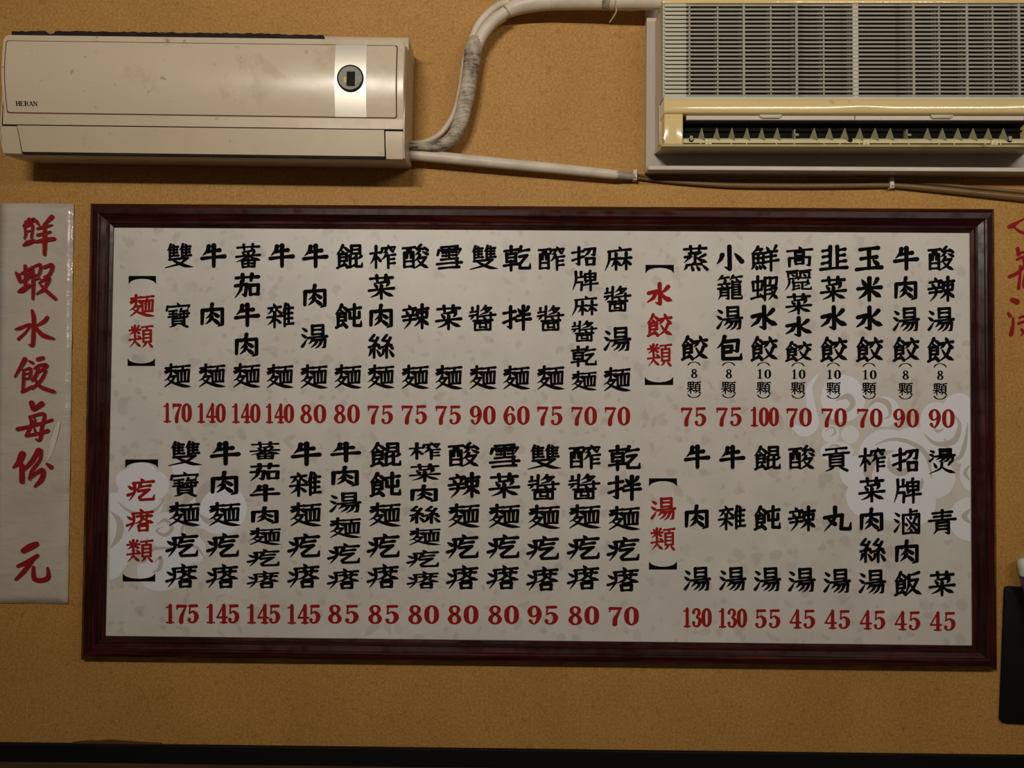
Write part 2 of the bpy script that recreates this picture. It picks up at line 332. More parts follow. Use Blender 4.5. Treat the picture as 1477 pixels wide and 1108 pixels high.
glyph('高', 'd48,0 56,12;h2,22 100,15;v34,30 34,44;t34,30 68,28 66,44;h34,46 67,44;v10,58 10,100;k10,58 92,54 90,96 78,94;v34,70 36,88;t34,70 66,68 64,86;h36,88 65,86', 9.4)
glyph('麗', 'h4,6 46,2;h54,5 98,1;v10,14 10,34;t10,14 44,12 43,34;d22,20 32,29;v58,14 58,34;t58,13 94,11 93,34;d70,20 78,29;h12,43 96,39;p14,43 13,70 -2,100;v50,36 50,46;t30,51 28,63 88,61 88,51;h28,63 88,61;v32,70 32,95;h32,81 52,78;h28,98 54,91;p92,68 72,79;k66,66 66,95 100,96 102,84', 7)
glyph('韭', 'v36,0 36,86;v64,0 64,86;h6,17 34,13;h8,42 34,38;h4,70 34,64;h66,15 94,12;h66,39 92,36;h66,64 96,61;h-2,94 102,89', 11)
glyph('玉', 'h14,11 86,6;h18,50 80,44;h0,95 100,89;v50,10 50,92;d66,56 84,74', 13)
glyph('米', '@mi,0,0,100,100', 13)
glyph('貢', 'h10,10 90,5;v50,8 50,27;h0,32 100,25;v26,40 26,80;t26,40 78,37 78,80;h28,53 76,52;h28,66 76,65;h26,81 78,79;p38,84 30,92 8,102;d62,84 94,101', 8.0)
glyph('丸', 'p42,0 38,50 0,98;k2,42 70,32 66,90 100,92 104,66;d14,48 42,70', 12.5)
glyph('滷', '@san,0,6,26,94;v64,0 64,16;h66,9 88,6;v36,22 36,100;t36,22 98,19 97,99;h36,99 97,97;p86,30 50,88;d48,34 86,86;d64,26 66,36;d44,56 50,64;d80,56 88,64;d64,80 68,90', 8)
glyph('飯', '@shi,0,0,50,100;p96,4 76,11 56,14;p58,14 56,60 42,98;k58,38 92,33 74,72 44,100;n60,48 80,80 108,97', 9.4)
glyph('燙', '@san,0,2,24,52;@yang,26,0,100,56;d18,58 28,76;p84,56 72,72;p50,58 44,82 0,102;n50,74 70,90 104,102', 7.6)
glyph('青', 'h12,12 88,7;h18,27 82,23;h-2,44 102,38;v50,0 50,40;p28,54 28,82 16,100;k28,53 76,50 76,98 62,94;h30,67 74,65;h30,81 74,79', 8.8)
glyph('疙', '@ni,0,0,100,100;p48,24 42,40 32,52;h46,37 86,32;k40,56 82,50 44,84 48,95 98,94 102,74', 9.8)
glyph('瘩', '@ni,0,0,100,100;@cao,36,22,96,44;p62,42 50,56 28,66;n64,42 80,55 104,64;h50,67 78,64;@kou,42,74,82,99', 8.4)
glyph('顆', 'v8,6 8,42;t8,6 46,4 45,42;h8,25 45,24;h8,44 45,42;v26,6 26,100;h0,60 54,56;p24,62 0,88;d30,62 52,82;@ye,54,2,100,100', 7.4)
glyph('(', 'c6,96,9 22,40,15 50,18,16 78,40,15 94,96,9', 10)
glyph(')', 'c6,4,9 22,60,15 50,82,16 78,60,15 94,4,9', 10)
# serif figures in a 60 x 100 box
DG = {
 '0': 'c30,5,8 13,20,16 9,50,19 13,80,16 30,95,8 47,80,16 51,50,19 47,20,16 30,5,8',
 '1': 'l32,6,15 32,94,16;l13,96,7 51,96,7;c11,17,6 22,13,7 32,5,8',
 '3': 'c10,22,16 16,9,10 30,5,8 43,14,14 44,30,16 28,47,7;c28,47,7 47,58,14 50,74,18 40,92,11 26,96,8 12,90,10 10,78,16',
 '4': 'l41,6,15 41,94,16;l39,6,7 6,66,7;l5,69,9 58,69,9;l24,96,7 57,96,7',
 '5': 'l14,9,13 51,8,13;l15,6,7 12,48,7;c12,48,7 29,38,9 46,50,17 50,68,19 42,88,13 27,96,8 13,91,10 11,80,16',
 '6': 'c47,20,15 40,8,9 28,5,8 15,26,15 9,58,19 16,85,14 30,96,8 45,86,14 50,68,18 44,48,13 30,43,7 14,58,9',
 '7': 'l9,10,14 54,10,12;l8,6,6 7,27,6;c54,11,7 42,38,12 31,66,17 29,93,19',
 '8': 'c30,5,8 15,14,13 15,32,14 30,47,12 45,33,12 45,15,13 30,5,8;c30,47,11 14,60,15 10,76,17 18,92,11 30,96,8 43,91,12 50,75,17 45,59,14 30,47,11',
}
DG = {k: parse(v) for k, v in DG.items()}
DG['9'] = [(t, [(60-x, 100-y, w) for x, y, w in p]) for t, p in DG['6']]
PROF = {'h': (1.0, .74, 1.16), 'v': (1.22, .98, .90), 'p': (1.15, .92, .22), 'd': (.40, 1.05, 1.15), 'n': (.50, 1.35, .12)}
def ribbons(strokes, w):
    """list of centre lines [(x,y,halfwidth)...]"""
    out = []
    for ty, pts in strokes:
        if ty == 'c': out.append([(x, y, q/2) for x, y, q in catmull(pts, 6, closed=pts[0][:2] == pts[-1][:2])]); continue
        if ty == 'l': out.append([(x, y, q/2) for x, y, q in pts]); continue
        if ty in 'tk':
            K = len(pts)
            for i in range(K-1):
                a, b = pts[i], pts[i+1]
                wa = 1.05 if i == 0 else 1.0; wb_ = 1.0
                if ty == 'k' and i == K-2: wb_ = .4
                # side strokes heavier than cross strokes, as the brush is
                out.append([(a[0]+(b[0]-a[0])*t/4, a[1]+(b[1]-a[1])*t/4, w/2*(wa+(wb_-wa)*t/4)) for t in range(5)])
            continue
        s, md, e = PROF[ty]
        if len(pts) == 2:
            (x0, y0), (x1, y1) = pts[0][:2], pts[1][:2]
            mx, my = (x0+x1)/2, (y0+y1)/2
            if ty == 'h': my -= .012*abs(x1-x0)
            if ty == 'p': mx += .07*(y1-y0); my += .05*(y1-y0)
            pts = [(x0, y0), (mx, my), (x1, y1)]
        cl = catmull([(p[0], p[1]) for p in pts], 5)
        L = len(cl)-1; o = []
        for i, (x, y) in enumerate(cl):
            t = i/L
            if ty == 'n':
                k = s+(md-s)*min(1, t/.72) if t < .72 else md+(e-md)*((t-.72)/.28)
            else:
                k = s+(md-s)*t*2 if t < .5 else md+(e-md)*(t-.5)*2
            o.append((x, y, w/2*k))
        out.append(o)
    return out
def emit(bm, cl, fn, lay):
    """ribbon with brush-round ends; fn maps (x,y,layer) to a point"""
    def V(x, y): return bm.verts.new(fn(x, y, lay))
    n = len(cl); L, Rr = [], []
    for i, (x, y, r) in enumerate(cl):
        a = cl[max(i-1, 0)]; b = cl[min(i+1, n-1)]
        dx, dy = b[0]-a[0], b[1]-a[1]; q = math.hypot(dx, dy) or 1; dx /= q; dy /= q
        L.append((x-dy*r, y+dx*r)); Rr.append((x+dy*r, y-dx*r))
    a, b = cl[0], cl[1]; t0 = math.atan2(a[1]-b[1], a[0]-b[0])
    a, b = cl[-1], cl[-2]; t1 = math.atan2(a[1]-b[1], a[0]-b[0])
    lv = [V(*p) for p in L]; rv = [V(*p) for p in Rr]
    for i in range(n-1): bm.faces.new((lv[i], lv[i+1], rv[i+1], rv[i]))
    def cap(c, t, va, vb):
        x, y, r = c; mid = []
        for k in range(1, 5):
            an = t+math.pi/2-math.pi*k/5; mid.append(V(x+r*math.cos(an), y+r*math.sin(an)))
        bm.faces.new([va]+mid+[vb])
    cap(cl[-1], t1, lv[-1], rv[-1]); cap(cl[0], t0, rv[0], lv[0])
def finish_print(name, bm, mt, parent, off):
    for f in bm.faces:
        f.normal_update()
        if f.normal.y > 0: f.normal_flip()
    bmesh.ops.translate(bm, vec=-off, verts=bm.verts)
    me = bpy.data.meshes.new(name); bm.to_mesh(me); bm.free()
    return link(name, me, M[mt], parent)
jit = random.Random(3)
LAY = 1.2e-5
def put_glyph(bm, ch, cx, cy, w, h, d, bold=1.0):
    st, wt = G[ch]
    for i, cl in enumerate(ribbons(st, (wt*1.16+2.2)*bold)):
        emit(bm, cl, lambda x, y, l: P(cx+(x-50)/100*w, cy+(y-50-.035*(x-50))/100*h, d+l), i*LAY)
def put_digits(bm, s, cx, cy, dw, h, pitch, d, bold=1.0):
    x0 = cx-(len(s)-1)*pitch/2
    for k, c in enumerate(s):
        for i, cl in enumerate(ribbons(DG[c], 10)):
            cl = [(x, y, r*bold) for x, y, r in cl]
            emit(bm, cl, lambda x, y, l: P(x0+k*pitch+(x-30)/60*dw, cy+(y-50)/100*h, d+l), (i+k*3)*LAY)

# ---------------------------------------------------------------- menu board
FX0, FX1, FZ0, FZ1 = -.8652, .9421, 1.0838, 1.9944
board = tag(empty('menu_board', ((FX0+FX1)/2, 0, FZ0)), 'large wall menu board in dark red wooden frame with black dish names and red prices', 'menu board')
off = Vector(board.location)
prof = [(0, 0), (0, .013), (.001, .0145), (.0085, .0220), (.0105, .0250), (.022, .0262), (.0245, .0245), (.0255, .022), (.034, .0165), (.0355, .0185), (.0395, .018), (.041, .0150), (.047, .0135), (.047, 0)]
corners = [(FX0, FZ0), (FX1, FZ0), (FX1, FZ1), (FX0, FZ1)]
inw = [(1, 1), (-1, 1), (-1, -1), (1, -1)]
for i in range(4):
    (xa, za), (xb, zb) = corners[i], corners[(i+1) % 4]; (sa, ta), (sb, tb) = inw[i], inw[(i+1) % 4]
    bm = bmesh.new()
    A = [bm.verts.new(Vector((xa+sa*u, -d, za+ta*u))-off) for u, d in prof]
    B = [bm.verts.new(Vector((xb+sb*u, -d, zb+tb*u))-off) for u, d in prof]
    K = len(prof)
    for k in range(K): bm.faces.new((A[k], A[(k+1) % K], B[(k+1) % K], B[k]))
    bm.faces.new(A); bm.faces.new(B[::-1])
    from_bm('frame_rail', bm, M['wood_h' if i % 2 == 0 else 'wood_v'], board, auto=22)
PD = .0100
bm = bmesh.new(); g = .040
box(bm, FX0+g-off.x, FX1-g-off.x, -PD, -.001, FZ0+g-off.z, FZ1-g-off.z)
panel = from_bm('panel', bm, M['paper'], board)
TD = PD+.0004

# clouds printed in two corners
def disc(bm, cx, cy, rx, ry, d, n=28, clip=None):
    pts = []
    for k in range(n):
        a = 2*math.pi*k/n; x, y = cx+rx*math.cos(a), cy+ry*math.sin(a)
        if clip: x = min(max(x, clip[0]), clip[1])
        pts.append(bm.verts.new(P(x, y, d)))
    bm.faces.new(pts)
def arcs(bm, lst, d):
    for i, pts in enumerate(lst):
        if bm is None: b_ = bmesh.new()
        else: b_ = bm
        cl = [(x, y, r/2) for x, y, r in catmull(pts, 8)]
        cl = [(x, y, max(r, .2)) for x, y, r in cl]
        emit(b_, cl, lambda x, y, l: P(x, y, d+l), i*3e-6)
        if bm is None: finish_print('cloud_line', b_, 'cloud_line', panel, off)
e = 4e-6
CL = PD+.0001
bm = bmesh.new(); cr = (150, 1399.5)
for i, c in enumerate([(1216, 575, 32, 34), (1275, 594, 23, 22), (1198, 626, 13, 13), (1226, 627, 13, 13), (1207, 652, 24, 15), (1351, 608, 24, 28), (1383, 605, 28, 38), (1281, 655, 42, 36), (1240, 682, 29, 25),
      (1320, 650, 46, 34), (1256, 716, 36, 32), (1290, 712, 42, 40), (1318, 725, 32, 34), (1345, 690, 33, 30), (1402, 684, 18, 24), (1402, 749, 34, 32), (1388, 640, 20, 30)]):
    disc(bm, *c, CL+i*e, clip=cr)
arcs(bm, [[(1181, 538, .5), (1168, 560, 9), (1170, 588, 13), (1172, 612, 18), (1158, 622, 16), (1140, 612, 4)]], CL+.00012)
finish_print('cloud_motif', bm, 'cloud', panel, off)
arcs(None, [[(1206, 578, 1), (1214, 574, 5), (1224, 572, 9), (1230, 582, 8), (1222, 592, 5), (1206, 590, 1)],
          [(1252, 588, 1), (1264, 577, 6), (1280, 582, 8), (1284, 598, 4), (1276, 604, 1)],
          [(1190, 622, .6), (1200, 616, 2.5), (1205, 624, 2.5), (1197, 630, .6)],
          [(1190, 652, .6), (1203, 642, 3), (1216, 650, 3), (1206, 658, .6)],
          [(1262, 642, 1), (1285, 634, 4), (1312, 638, 6), (1336, 656, 7), (1344, 690, 1)],
          [(1258, 700, 1), (1252, 680, 14), (1262, 660, 14), (1290, 650, 1)],
          [(1282, 660, 1), (1284, 674, 8), (1300, 682, 10), (1316, 672, 6), (1318, 660, 1)],
          [(1330, 690, 1), (1328, 700, 8), (1314, 712, 10), (1296, 712, 1)],
          [(1332, 625, 1), (1350, 640, 6), (1376, 636, 9), (1384, 612, 5), (1372, 594, 1)],
          [(1345, 612, 1), (1352, 622, 4), (1362, 618, 1)],
          [(1399, 735, 3), (1391, 745, 8), (1399, 754, 3)], [(1398, 672, 2), (1392, 682, 6), (1398, 692, 2)],
          [(1368, 665, 1), (1384, 660, 6), (1392, 640, 6), (1396, 610, 1)]], CL+.00018)
bm = bmesh.new(); cr = (158.5, 1400)
for i, c in enumerate([(204, 686, 23, 20), (185, 693, 18, 17), (186, 714, 17, 16), (208, 718, 21, 18), (226, 700, 18, 20), (204, 700, 24, 22), (268, 676, 20, 13), (318, 734, 38, 37), (300, 738, 30, 26), (239, 765, 28, 26),
      (165, 745, 24, 34), (168, 785, 22, 42), (160, 808, 20, 28), (190, 760, 26, 30), (283, 793, 14, 19), (258, 800, 26, 18), (231, 823, 34, 30), (215, 730, 20, 14)]):
    disc(bm, *c, CL+i*e, clip=cr)
finish_print('cloud_motif', bm, 'cloud', panel, off)
arcs(None, [[(170, 724, 1), (184, 736, 4), (206, 742, 6), (226, 734, 4), (236, 720, 1)],
          [(160, 738, 1), (172, 752, 9), (172, 772, 10), (160, 790, 2)],
          [(225, 758, 1), (238, 750, 5), (248, 762, 6), (238, 772, 5), (226, 766, 3), (234, 760, .8)],
          [(248, 744, 1), (270, 735, 4), (262, 770, 4), (276, 780, 1)],
          [(286, 740, 1), (288, 716, 12), (304, 700, 14), (326, 702, 1)], [(286, 740, 1), (300, 752, 8), (316, 748, 1)],
          [(186, 798, 1), (204, 806, 14), (222, 792, 5), (262, 790, 1)],
          [(222, 812, 1), (232, 804, 5), (230, 820, 6), (220, 826, 1)],
          [(262, 782, 1), (284, 790, 4), (296, 806, 1)]], CL+.00018)

def one_glyph(name, ch, x, y, w, h, mt, bold=1.0):
    bm = bmesh.new(); put_glyph(bm, ch, x, y, w, h, TD, bold); return finish_print(name, bm, mt, panel, off)
def figures(name, txt, px, py, dw, h, pitch, mt, bold=1.0):
    x0 = px-(len(txt)-1)*pitch/2
    for k, c in enumerate(txt):
        bm = bmesh.new()
        for i, cl in enumerate(ribbons(DG[c], 10)):
            cl = [(x, y, r*bold) for x, y, r in cl]
            emit(bm, cl, lambda x, y, l: P(x0+k*pitch+(x-30)/60*dw, py+(y-50)/100*h, TD+l), (i+k*3)*LAY)
        finish_print(name, bm, mt, panel, off)
def col(chars, pts, w, h, price, pp, three=False, count=None):
    for ch, (x, y) in zip(chars, pts):
        s = 1+jit.uniform(-.012, .012); one_glyph('character', ch, x, y, w*s*1.04, h*s*1.03, 'ink')
    if count:
        cx = pts[-1][0]; y0 = count[1]
        one_glyph('bracket', '(', cx, y0, 20, 6.5, 'ink')
        figures('numeral', count[0], cx+.3, y0+14.5, 9.2, 13.4, 11.5, 'ink', 1.2)
        one_glyph('character', '顆', cx, y0+34.5, 19.5, 17, 'ink', 1.0)
        one_glyph('bracket', ')', cx, y0+47.2, 20, 6.5, 'ink')
    px, py = pp
    if len(price) == 3: figures('price_figure', price, px, py, 13.4, 27.5, 14.2, 'red', 1.36)
    else: figures('price_figure', price, px, py, 17.2, 27.5, 19.8, 'red', 1.15)
UL = [('雙寶麵', [(258, 369), (257, 454), (255, 542)], '170', (255, 595.5)), ('牛肉麵', [(307.6, 369), (306, 455), (305, 542)], '140', (304, 596)),
 ('蕃茄牛肉麵', [(358, 369), (356.6, 412.6), (356, 454.6), (355.5, 498.5), (355, 542)], '140', (354, 596.3)), ('牛雜麵', [(406, 369), (404, 455), (403, 543)], '140', (402.5, 596.6)),
 ('牛肉湯麵', [(454.5, 369.5), (454, 428), (453, 486), (452, 543.5)], '80', (451.5, 597)), ('餛飩麵', [(503.5, 370), (502, 456), (501, 543.5)], '80', (500, 597)),
 ('榨菜肉絲麵', [(551.7, 370.5), (550, 414), (549.5, 457), (549, 500), (548.7, 543.5)], '75', (548, 598)), ('酸辣麵', [(599, 370.6), (599, 457), (598, 544)], '75', (597, 598)),
 ('雪菜麵', [(648, 371), (647, 458), (646.5, 544.5)], '75', (646, 598.5)), ('雙醬麵', [(697.4, 371.4), (696, 458.6), (696, 544.5)], '90', (696, 599)),
 ('乾拌麵', [(745.6, 372.5), (745, 458.6), (744, 545)], '60', (745, 599.3)), ('醡醬麵', [(794.6, 373), (794, 459), (793.5, 545)], '75', (792.5, 599.6)),
 ('招牌麻醬乾麵', [(843, 370), (843, 405), (843, 441), (842.6, 477.6), (841.8, 514), (841.8, 549.4)], '70', (842, 600)),
 ('麻醬湯麵', [(891.6, 373), (890.5, 431), (890, 490), (889.4, 547.5)], '70', (890, 600.3))]
for ch, pts, pr, pp in UL:
    six = len(ch) == 6
    col(ch, pts, 33 if six else 35, 27 if six else 33, pr, pp)
UR = [('蒸餃', [(1002.6, 372), (1001, 502)], '75', (1000, 601), '8'), ('小籠湯包', [(1052, 373), (1052.4, 415), (1052, 459.5), (1051, 502.6)], '75', (1051, 601), '8'),
 ('鮮蝦水餃', [(1102, 373), (1102, 416), (1102, 459), (1101.4, 503)], '100', (1102, 601.3), '10'),
 ('高麗菜水餃', [(1153, 370), (1151.5, 404), (1152, 438.5), (1152, 472), (1151, 507)], '70', (1152, 602), '10'),
 ('韭菜水餃', [(1202.6, 373), (1202, 417), (1202.6, 459.5), (1202, 504)], '70', (1202.6, 602.3), '10'), ('玉米水餃', [(1253.5, 373), (1254, 417), (1254, 460), (1253.5, 504)], '70', (1254, 602.8), '10'),
 ('牛肉湯餃', [(1306.7, 373), (1306.4, 417), (1306.7, 461.5), (1306, 504)], '90', (1306.7, 603.3), '8'), ('酸辣湯餃', [(1357, 373.4), (1357.6, 417.3), (1357, 461.5), (1356, 504.6)], '90', (1358, 603.8), '8')]
for i, (ch, pts, pr, pp, ct) in enumerate(UR):
    col(ch, pts, 34.5, 27.5 if len(ch) == 5 else 33, pr, pp, count=(ct, 524.3+i*.35))
LL = [('雙寶麵疙瘩', [(266.4, 654.4), (266.4, 698), (265, 742), (262.6, 786.5), (262, 830.6)], '175', (261.5, 885.5)),
 ('牛肉麵疙瘩', [(324.6, 654.4), (323.6, 698), (323, 742), (321.4, 786.5), (320.6, 831)], '145', (320, 885.5)),
 ('蕃茄牛肉麵疙瘩', [(382.3, 650), (382, 681.5), (382, 711.5), (381.8, 744), (381.5, 774), (380, 804.7), (379.6, 836)], '145', (379, 885.8)),
 ('牛雜麵疙瘩', [(441.4, 655), (440, 698.5), (440, 742.4), (438.5, 787), (438, 830.7)], '145', (437, 886)),
 ('牛肉湯麵疙瘩', [(498.3, 652.5), (497.5, 688), (497.5, 725.6), (497, 761.6), (496, 798.7), (495.3, 835)], '85', (495, 886)),
 ('餛飩麵疙瘩', [(555.4, 655.7), (555, 699), (554.3, 742.7), (553, 787.3), (552.4, 831)], '85', (553, 886.3)),
 ('榨菜肉絲麵疙瘩', [(612.3, 650.6), (612.6, 682.3), (611.5, 712.6), (612, 743), (611.8, 774.3), (610, 806), (610, 836.6)], '80', (610.7, 886.6)),
 ('酸辣麵疙瘩', [(668.4, 656.6), (669.2, 700.4), (668.4, 744), (667, 788.4), (667, 832.6)], '80', (667.6, 886.8)),
 ('雪菜麵疙瘩', [(727.7, 657.4), (727.2, 700.7), (726.6, 744.6), (725.8, 788.4), (725.3, 832.6)], '80', (726, 887)),
 ('雙醬麵疙瘩', [(784.9, 659.3), (784, 702.6), (784, 746), (783, 790.6), (782.7, 834.7)], '95', (782.7, 887.4)),
 ('醡醬麵疙瘩', [(842.5, 659.3), (842.5, 702), (842.5, 745.4), (841.7, 789.8), (841.5, 833)], '80', (841.7, 888)),
 ('乾拌麵疙瘩', [(900.5, 660.6), (900, 704), (899.4, 747.8), (899, 792), (898.6, 835.8)], '70', (899, 888.8))]
for ch, pts, pr, pp in LL:
    h = {5: 34, 6: 29, 7: 24.5}[len(ch)]
    for c, (x, y) in zip(ch, pts): one_glyph('character', c, x, y, 42.5, h, 'ink')
    if len(pr) == 3: figures('price_figure', pr, pp[0], pp[1], 16, 27.5, 16.5, 'red', 1.3)
    else: figures('price_figure', pr, pp[0], pp[1], 20, 27.5, 23.8, 'red', 1.18)
LR = [('牛肉湯', [(1005.3, 659.3), (1004.8, 746.8), (1005.3, 836)], '130', (1005, 891)), ('牛雜湯', [(1056, 659.8), (1055.4, 746.8), (1056.5, 836)], '130', (1056, 891.7)),
 ('餛飩湯', [(1106.3, 660.6), (1106, 747.3), (1106.3, 836.7)], '55', (1107, 892.5)), ('酸辣湯', [(1156, 660.6), (1156.5, 748.7), (1156, 837.5)], '45', (1157, 893)),
 ('貢丸湯', [(1206, 662), (1207.4, 749.2), (1207, 838.9)], '45', (1207.7, 893.6)), ('榨菜肉絲湯', [(1257.5, 663.3), (1257.5, 706.7), (1257, 750.8), (1258, 794.7), (1257.8, 840)], '45', (1258.3, 894.4)),
 ('招牌滷肉飯', [(1307, 664), (1308, 708), (1308, 752.7), (1308, 797), (1308.4, 842)], '45', (1308.7, 895.5)), ('燙青菜', [(1358.5, 665), (1359, 753.3), (1358.8, 842)], '45', (1359.6, 896.3))]
for ch, pts, pr, pp in LR: col(ch, pts, 35, 33, pr, pp)
def bracket(bm, x0, x1, y0, y1, top, d):
    if top: y1 += 1
    else: y0 -= 1
    n = 12; xm = (x0+x1)/2; hw = (x1-x0)/2
    for i in range(n):
        xa, xb = x0+(x1-x0)*i/n, x0+(x1-x0)*(i+1)/n
        def cy(x):
            t = (x-xm)/hw; k = 1-.68*math.sqrt(max(0, 1-t*t*.985))
            return y0+(y1-y0)*k if top else y1-(y1-y0)*k
        fl = y0 if top else y1
        bm.faces.new([bm.verts.new(P(x, y, d)) for x, y in ((xa, fl), (xb, fl), (xb, cy(xb)), (xa, cy(xa)))])
for chars, pts, b1, b2 in [('麵類', [(204, 441), (203, 485)], (185.5, 225, 398, 410), (184, 223.5, 517, 528)),
        ('水餃類', [(951.4, 425), (950.6, 469), (951, 512)], (931, 972, 382, 394.5), (930, 971, 543.5, 555.5)),
        ('疙瘩類', [(203.3, 706.6), (202, 750.5), (201.4, 794.6)], (180.6, 228, 662.8, 675), (177, 224, 827, 839)),
        ('湯類', [(956.3, 734.6), (956, 777.6)], (936, 976.5, 690, 702), (936, 976.5, 809.6, 821.8))]:
    for bb, tp in ((b1, True), (b2, False)):
        bm = bmesh.new(); bracket(bm, *bb, tp, TD); finish_print('heading_bracket', bm, 'ink', panel, off)
    for c, (x, y) in zip(chars, pts): one_glyph('heading_character', c, x, y, 37 if chars[0] == '疙' else 34, 32, 'red')

# ---------------------------------------------------------------- laminated banner at the left
BD = .003
bann = tag(empty('paper_banner', P(50, 872, 0)), 'tall white laminated paper banner with red brush characters left of the menu board', 'banner')
bo = Vector(bann.location)
bm = bmesh.new(); nx, nz = 10, 48
grid = []
rn = random.Random(5)
for j in range(nz+1):
    row = []
    for i in range(nx+1):
        u, v = i/nx, j/nz
        xl, xr = 1.5+(-11.5)*v, 106.5+(-8.5)*v
        d = BD+.0012*math.sin(v*31+u*3)*math.sin(u*5+v*9)+.0010*math.sin(v*75+u*7)
        p = P(xl+(xr-xl)*u, 293+(870-293)*v+u*1.0, max(d, .0012)); row.append(bm.verts.new(p-bo))
    grid.append(row)
for j in range(nz):
    for i in range(nx): bm.faces.new((grid[j][i], grid[j][i+1], grid[j+1][i+1], grid[j+1][i]))
sheet = from_bm('sheet', bm, M['banner'], bann, smooth=True)
sol = sheet.modifiers.new('thickness', 'SOLIDIFY'); sol.thickness = .0008; sol.offset = -1
def brushset(strokes, ox, oy, s, d, name, mt, parent, o, k=1.1):
    bm = bmesh.new()
    for i, st in enumerate(strokes.split(';')):
        pts = [tuple(map(float, q.split(','))) for q in st.split()]
        cl = [(x, y, r/2*k) for x, y, r in catmull(pts, 6)]
        emit(bm, cl, lambda x, y, l: P(ox+x/s, oy+y/s, d+l), i*LAY*2)
    return finish_print(name, bm, mt, parent, o)
CD = BD+.0033
for s_ in ['160,98,16 150,118,20 126,136,9;138,114,12 188,100,18 168,122,9;134,142,12 142,175,16 134,206,10;136,144,12 178,132,16 172,202,13;142,168,10 172,162,10;126,244,9 150,230,24 186,218,18;198,110,20 214,130,12;285,88,26 262,110,20 238,132,9;206,152,14 250,140,17 287,132,9;206,187,15 276,170,14;194,224,12 245,214,22 298,208,20;246,130,17 246,220,24 245,293,20',
           '88,395,14 102,418,24 108,446,12;100,410,9 166,374,18 152,424,15 108,446,12;138,357,18 140,420,19 138,482,16;98,500,9 122,490,28 162,464,17;176,365,17 182,450,20 180,538,14;182,362,12 222,350,15 213,402,14 186,407,9;190,430,9 218,424,9;240,364,15 287,351,18 272,402,17 240,418,9;222,444,12 270,424,18 242,482,19 200,512,9;214,450,9 252,492,20 304,538,18',
           '176,602,14 186,650,24 184,730,22 178,792,20 158,790,7;86,706,12 112,700,20 166,680,15 144,720,15 102,760,18;260,642,20 240,665,22 192,692,9;194,688,12 230,735,24 296,758,12',
           '136,872,26 120,902,22 80,968,9;160,882,12 180,892,17;128,930,13 128,990,17 124,1044,13;130,932,10 167,922,15 161,972,13 130,977,10;132,952,9 158,948,9;122,1050,18 150,1036,18 177,1020,12;208,872,22 236,865,22;188,922,12 215,905,15 256,906,22 215,942,9;212,925,18 196,960,19 176,987,15;252,935,15 226,985,18 178,1032,15;190,975,12 222,1022,20 296,1049,18']:
    brushset(s_, 0, 290, 3.818, CD, 'character', 'red_dark', bann, bo)
for s_ in ['162,40,26 170,70,22;172,74,17 214,44,26;90,175,20 160,160,17 268,128,15;152,110,13 162,150,17 136,206,17;165,108,13 227,98,17 217,160,19 206,228,18 184,228,9;135,208,18 190,200,15 246,184,20;178,120,10 184,150,14;176,170,10 184,196,14',
           '114,306,36 98,345,30 70,372,13;112,362,25 112,444,25;198,284,26 165,340,24 120,386,17;212,286,18 206,332,17 164,390,17 152,432,14;150,428,14 216,384,20 216,430,25 180,470,14;240,354,12 262,370,24',
           '120,802,26 155,782,32 187,768,26;92,882,17 150,857,25 192,828,20;168,852,20 126,905,23 82,950,15;172,888,17 176,945,23 215,955,23 248,938,23 245,892,12']:
    brushset(s_, 0, 570, 3.573, CD, 'character', 'red_dark', bann, bo)
brushset('305,140,10 285,200,26 262,290,20 246,335,7;262,205,5 275,150,5', 0, 570, 3.573, CD-.0012, 'glossy_tape_patch', 'tape', bann, bo)

# red characters stuck on the wall at the right
let = tag(empty('wall_lettering', P(1477, 490, 0)), 'dark red brush characters on the wall to the right of the framed menu board', 'lettering')
lo = Vector(let.location)
for s_ in ['350,218,20 372,210,26 410,186,14 450,165,11;385,222,10 415,246,14 450,260,14 500,262,14;480,110,14 486,200,20 480,290,14;520,190,10 560,225,22',
           '406,362,18 412,400,22;410,398,14 448,386,14 500,376,14;402,436,14 448,418,15 540,400,14;446,440,16 450,478,16 400,528,18 352,550,20;424,480,14 420,560,14 412,628,18;460,520,14 446,590,14 448,622,12;500,440,14 500,600,16 560,610,16;500,480,12 560,470,12;500,530,12 560,520,12',
           '368,705,24 402,718,30;344,795,16 356,812,20;376,826,12 374,880,18 362,934,24;418,824,12 448,815,14 540,806,14;412,862,14 450,850,14 560,840,14;432,902,14 450,924,18;480,780,14 540,772,14 540,810,12;500,860,12 470,900,14 430,940,8;520,860,12 540,940,16 510,950,8']:
    brushset(s_, 1380, 280, 4.618, .0006, 'character', 'red_dark', let, lo, 1.35)

# ---------------------------------------------------------------- left air conditioner
D1 = .122; S1 = F/(DIST-D1)
pA, pB = P(2, 48.5, D1), P(584, 56.0, D1)
ang = math.atan2(pB.z-pA.z, pB.x-pA.x)
ac = tag(empty('air_conditioner', (pA.x, 0, pA.z), -ang), 'old cream wall air conditioner with a silver strip and round sensor, left of the pipes', 'air conditioner')
WL = (pB-pA).length
SX1 = 582/(pB-pA).length; SZ1 = 170/(P(300, 52, D1).z-P(300, 222, D1).z)
def q(px): return px/SZ1
XR = lambda px: (px-2)/SX1                  # pixel distances along the front, in the unit's own frame
def ZR(px, py): return -q(py-(48.5+(px-2)*7.5/582))
